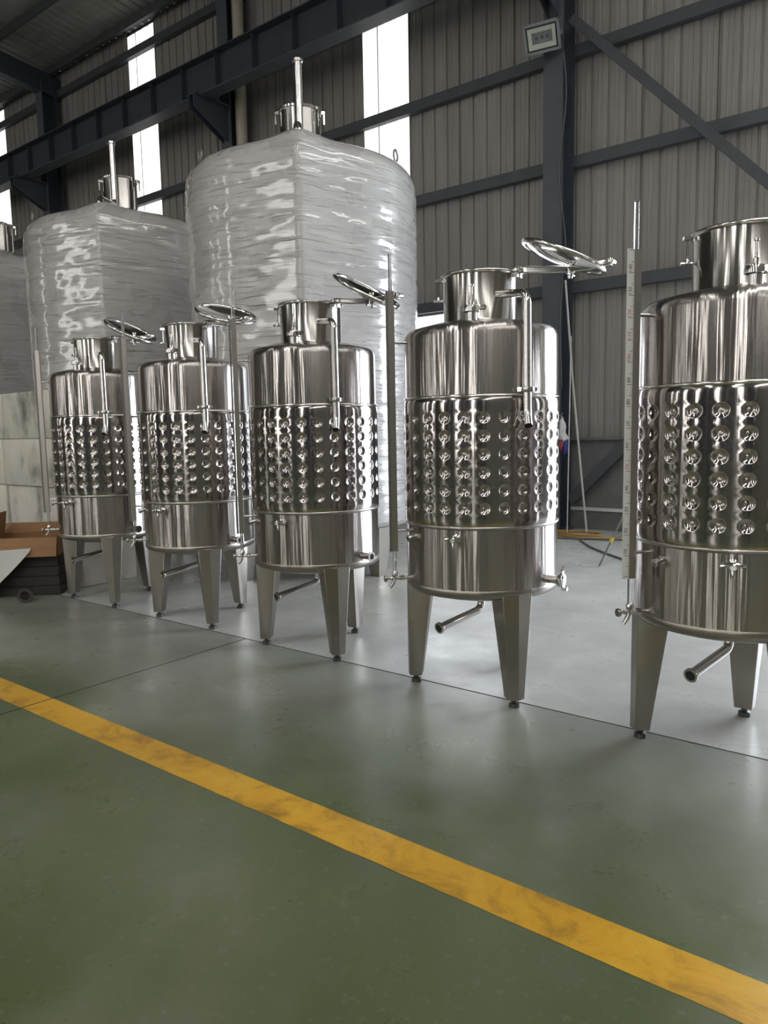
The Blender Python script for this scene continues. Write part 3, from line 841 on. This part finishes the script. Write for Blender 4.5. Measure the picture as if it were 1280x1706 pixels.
def flap(nm, pts):
    vs = [Vector(p) for p in pts]; nrm = (vs[1] - vs[0]).cross(vs[3] - vs[0]).normalized() * tk
    vs += [v + nrm for v in vs]
    MB().add(vs, [(0, 1, 2, 3), (7, 6, 5, 4), (0, 4, 5, 1), (1, 5, 6, 2), (2, 6, 7, 3), (3, 7, 4, 0)]).obj(nm, 'cardboard', bx, smooth=False)
flap('flap', [(-.28, -hd, hh), (hw, -hd, hh), (hw + .01, -hd - .09, hh - .185), (-.22, -hd - .09, hh - .185)])
flap('flap', [(-hw, -hd, hh), (-hw, hd, hh), (-hw + .04, hd - .02, hh + .24), (-hw + .04, -hd + .02, hh + .24)])
flap('flap', [(-hw, hd, hh), (hw, hd, hh), (hw, hd + .06, hh + .10), (-hw, hd + .06, hh + .10)])
# drooping foam sheet
def droop():
    mb = MB(); nu, nv = 12, 14; vs = []; fs = []
    for j in range(nv + 1):
        for i in range(nu + 1):
            u, v = i / nu, j / nv
            x = -.95 + u * (1.05 - .40 * v ** 1.2)
            y = -.32 - .10 * v - .015 * math.sin(u * 5)
            z = .50 - .02 * u - .41 * v + .010 * math.sin(u * 7 + v * 3)
            vs.append((x, y, z))
    for j in range(nv):
        for i in range(nu):
            a = j * (nu + 1) + i; fs.append((a, a + 1, a + nu + 2, a + nu + 1))
    n = len(vs)
    vs += [(x, y + .004, z + .010) for x, y, z in vs]
    fs += [tuple(n + i for i in reversed(f)) for f in fs]
    return mb.add(vs, fs)
o = droop().obj('foam_sheet', 'sheet_foam', angle=80); o.location = (CX, CY, 0); o.rotation_euler = (0, 0, CR); tag(o, 'pale foam sheet drooping over the carton edge at far left', 'foam sheet')
# flanged pipe end on the floor
fp = thing('flanged_pipe', 'short dark flanged pipe lying on the floor below the foam sheet', 'pipe', (-7.10, 3.44, .072))
ax = Vector((.83, -.56, 0))
MB().lathe([(.050, 0), (.050, .16), (.070, .165), (.070, .185), (.042, .185), (.042, .02), (0, .02)], 24, -ax * .09, ax).obj('pipe', 'floor_foot', fp)
MB().lathe([(.041, .08), (0, .0799)], 24, (0, 0, 0), ax).obj('pipe_bore_shade', 'bore_shade', fp)

# ------------------------------------------------------------------ things around the near column
fd = thing('floodlight', 'grey floodlight with three lamp chips on the near column', 'lamp', (-4.90, WY - .86, 7.02))
qd = (Vector((0, 0, 1.6)) - Vector(fd.location)).normalized()
q = Vector((0, 0, 1)).rotation_difference(Vector((.12, -.80, -.58)).normalized())
# frame local: z = facing, keep the lamp's long side near horizontal
zf = Vector((.25, -.78, -.57)).normalized(); xf = Vector((0, 0, 1)).cross(zf).normalized(); yf = zf.cross(xf)
rotm = Matrix((xf, yf, zf)).transposed() @ Matrix.Rotation(rad(3), 3, 'Z')
def fbox(mb, c, d): return mb.box(rotm @ Vector(c), d, rotm)
LW, LH = .50, .38
mb = MB(); fbox(mb, (0, 0, -.05), (LW - .06, LH - .06, .09)); fbox(mb, (0, 0, -.10), (LW * .6, LH * .7, .06)); mb.obj('housing', 'lamp_grey', fd, smooth=False, bevel=.01)
mb = MB()
for s in (-1, 1): fbox(mb, (s * (LW / 2 - .018), 0, 0), (.036, LH, .04)); fbox(mb, (0, s * (LH / 2 - .018), 0), (LW, .036, .04))
mb.obj('bezel', 'lamp_grey', fd, smooth=False)
mb = MB()
for s in (-1, 1): fbox(mb, (s * (LW / 2 - .046), 0, .004), (.022, LH - .07, .03)); fbox(mb, (0, s * (LH / 2 - .046), .004), (LW - .07, .022, .03))
mb.obj('gasket', 'lamp_black', fd, smooth=False)
ow, oh, iw, ih = LW / 2 - .055, LH / 2 - .055, .12, .045
vs = [(-ow, -oh, .012), (ow, -oh, .012), (ow, oh, .012), (-ow, oh, .012), (-iw, -ih, -.012), (iw, -ih, -.012), (iw, ih, -.012), (-iw, ih, -.012)]
MB().add([rotm @ Vector(v) for v in vs], [(0, 1, 5, 4), (1, 2, 6, 5), (2, 3, 7, 6), (3, 0, 4, 7), (4, 5, 6, 7)]).obj('reflector', 'lamp_reflector', fd, smooth=False)
for s in (-1, 0, 1):
    mb = MB(); fbox(mb, (s * .075, 0, -.008), (.038, .042, .010)); mb.obj('lamp_chip', 'lamp_chip', fd, smooth=False)
mb = MB(); fbox(mb, (0, 0, .020), (LW - .1, LH - .1, .003)); mb.obj('front_glass', 'lamp_glass', fd, smooth=False)
mb = MB(); fbox(mb, (LW / 2 + .012, 0, -.06), (.012, .05, .16)); fbox(mb, (-LW / 2 - .012, 0, -.06), (.012, .05, .16)); fbox(mb, (0, 0, -.14), (LW + .04, .05, .012)); mb.box((0, .21, -.02), (.06, .15, .06)); mb.box((0, .20, .05), (.05, .16, .05))
mb.obj('yoke', 'lamp_grey', fd, smooth=False)
# power cable down the column
pts = [Vector((-4.70, WY - .58, 6.85))]
for k in range(1, 40):
    z = 6.85 - k * .12
    pts.append(Vector((-4.70 + .05 * math.sin(k * .35) * (1 if k < 24 else .4), WY - .58 - .01 * math.sin(k * .2), z)))
o = MB().tube(pts, .009, 8).obj('lamp_cable', 'cable_grey'); tag(o, 'thin dark cable hanging down the near column from the floodlight', 'cable')
# leaning poles
o = MB().tube([(-4.66, WY - .54, 3.72), (-4.52, WY - .56, 2.2), (-4.30, WY - .52, .016)], .016, 10).obj('leaning_pole', 'cable_white'); tag(o, 'thin pale pole leaning on the near column', 'pole')
o = MB().tube([(-4.53, WY - .62, 2.9), (-4.54, WY - .68, .01)], .010, 8).obj('leaning_rod', 'cable_white'); tag(o, 'straight thin rod standing beside the leaning pole at the column', 'rod')
# rag bundle hung on the column
rg = thing('hung_rag', 'white, red and blue rags hung on the near column beside the fourth tank', 'rag', (-4.66, WY - .60, 1.45))
def rag(nm, mat, c, s, sd):
    bm = bmesh.new(); bmesh.ops.create_icosphere(bm, subdivisions=3, radius=1)
    for v in bm.verts:
        n_ = noise.noise(v.co * 1.8 + Vector((sd, 0, 0))); n2 = noise.noise(v.co * 4 + Vector((sd, 3, 0)))
        v.co *= 1 + .45 * n_ + .2 * n2
        v.co = Vector((v.co.x * s[0], v.co.y * s[1], v.co.z * s[2])) + Vector(c)
    me = D.meshes.new(nm); bm.to_mesh(me); bm.free(); me.materials.append(MATS[mat]); me.shade_smooth(); link(nm, me, rg)
rag('white_rag', 'cloth_white', (0, -.02, .12), (.055, .05, .14), 1); rag('white_rag', 'cloth_white', (.03, -.03, -.02), (.06, .05, .07), 5)
rag('red_rag', 'cloth_red', (-.01, -.03, -.13), (.05, .05, .08), 2); rag('blue_rag', 'cloth_blue', (.06, -.02, -.16), (.045, .045, .10), 3)
MB().tube([(0, .0, .34), (0, -.04, .32), (0, -.05, .22)], .008, 8).obj('hook', 'galvanised', rg)
# tripod behind the nearest tank
tr = thing('tripod', 'folding tripod stand with a yellow clip behind the nearest tank', 'tripod', (-2.80, 8.45, 0))
top = Vector((0, 0, 1.05))
for k, (fx, fy) in enumerate(((-.34, -.42), (.42, -.10), (.02, .46))):
    b = Vector((fx, fy, .008))
    MB().tube([top, top.lerp(b, .55)], .014, 10).obj('upper_leg', 'tripod_grey', tr)
    l = MB().tube([top.lerp(b, .5), b], .010, 10).obj('leg', 'tripod_grey', tr)
    c = top.lerp(b, .72)
    MB().lathe([(0, -.03), (.020, -.03), (.022, 0), (.020, .03), (0, .03)], 10, c, b - top).obj('clip', 'clip_yellow', l)
    MB().tube([c, Vector((0, 0, .42))], .007, 8).obj('strut', 'tripod_grey', tr)
MB().tube([(0, 0, .36), (0, 0, 1.2)], .013, 10).obj('centre_column', 'tripod_grey', tr)
MB().box((0, 0, 1.22), (.12, .08, .03)).obj('head', 'tripod_grey', tr, smooth=False)
# cables on the floor
def floor_cable(pts, r, mat, label):
    P = [Vector(p) for p in pts]; out = []
    for i in range(len(P) - 1):
        p0, p1, p2, p3 = P[max(i - 1, 0)], P[i], P[i + 1], P[min(i + 2, len(P) - 1)]
        for k in range(8):
            t_ = k / 8
            out.append(.5 * (2 * p1 + (p2 - p0) * t_ + (2 * p0 - 5 * p1 + 4 * p2 - p3) * t_ ** 2 + (3 * p1 - p0 - 3 * p2 + p3) * t_ ** 3))
    out.append(P[-1]); out = [Vector((p.x, p.y, max(p.z, r))) for p in out]
    o = MB().tube(out, r, 8).obj('floor_cable', mat); return tag(o, label, 'cable')
floor_cable([(-5.6, 10.2, .01), (-4.9, 10.35, .01), (-4.4, 10.15, .01), (-4.0, 10.3, .01), (-4.3, 10.5, .02), (-4.8, 10.2, .03), (-4.2, 9.95, .01), (-3.5, 10.2, .01)], .016, 'cable_yellow', 'tangled brown-yellow cable on the floor at the column foot')
floor_cable([(-5.8, 9.75, .01), (-4.6, 9.75, .01), (-3.9, 9.9, .01), (-3.0, 10.2, .01), (-1.5, 10.0, .01)], .014, 'cable_grey', 'dark cable lying along the wall behind the nearest tank')
floor_cable([(-4.1, 9.75, .01), (-3.7, 9.2, .01), (-3.2, 8.7, .01), (-2.6, 8.2, .01), (-1.6, 7.9, .01)], .012, 'cable_grey', 'dark cable running from the wall to the tripod')
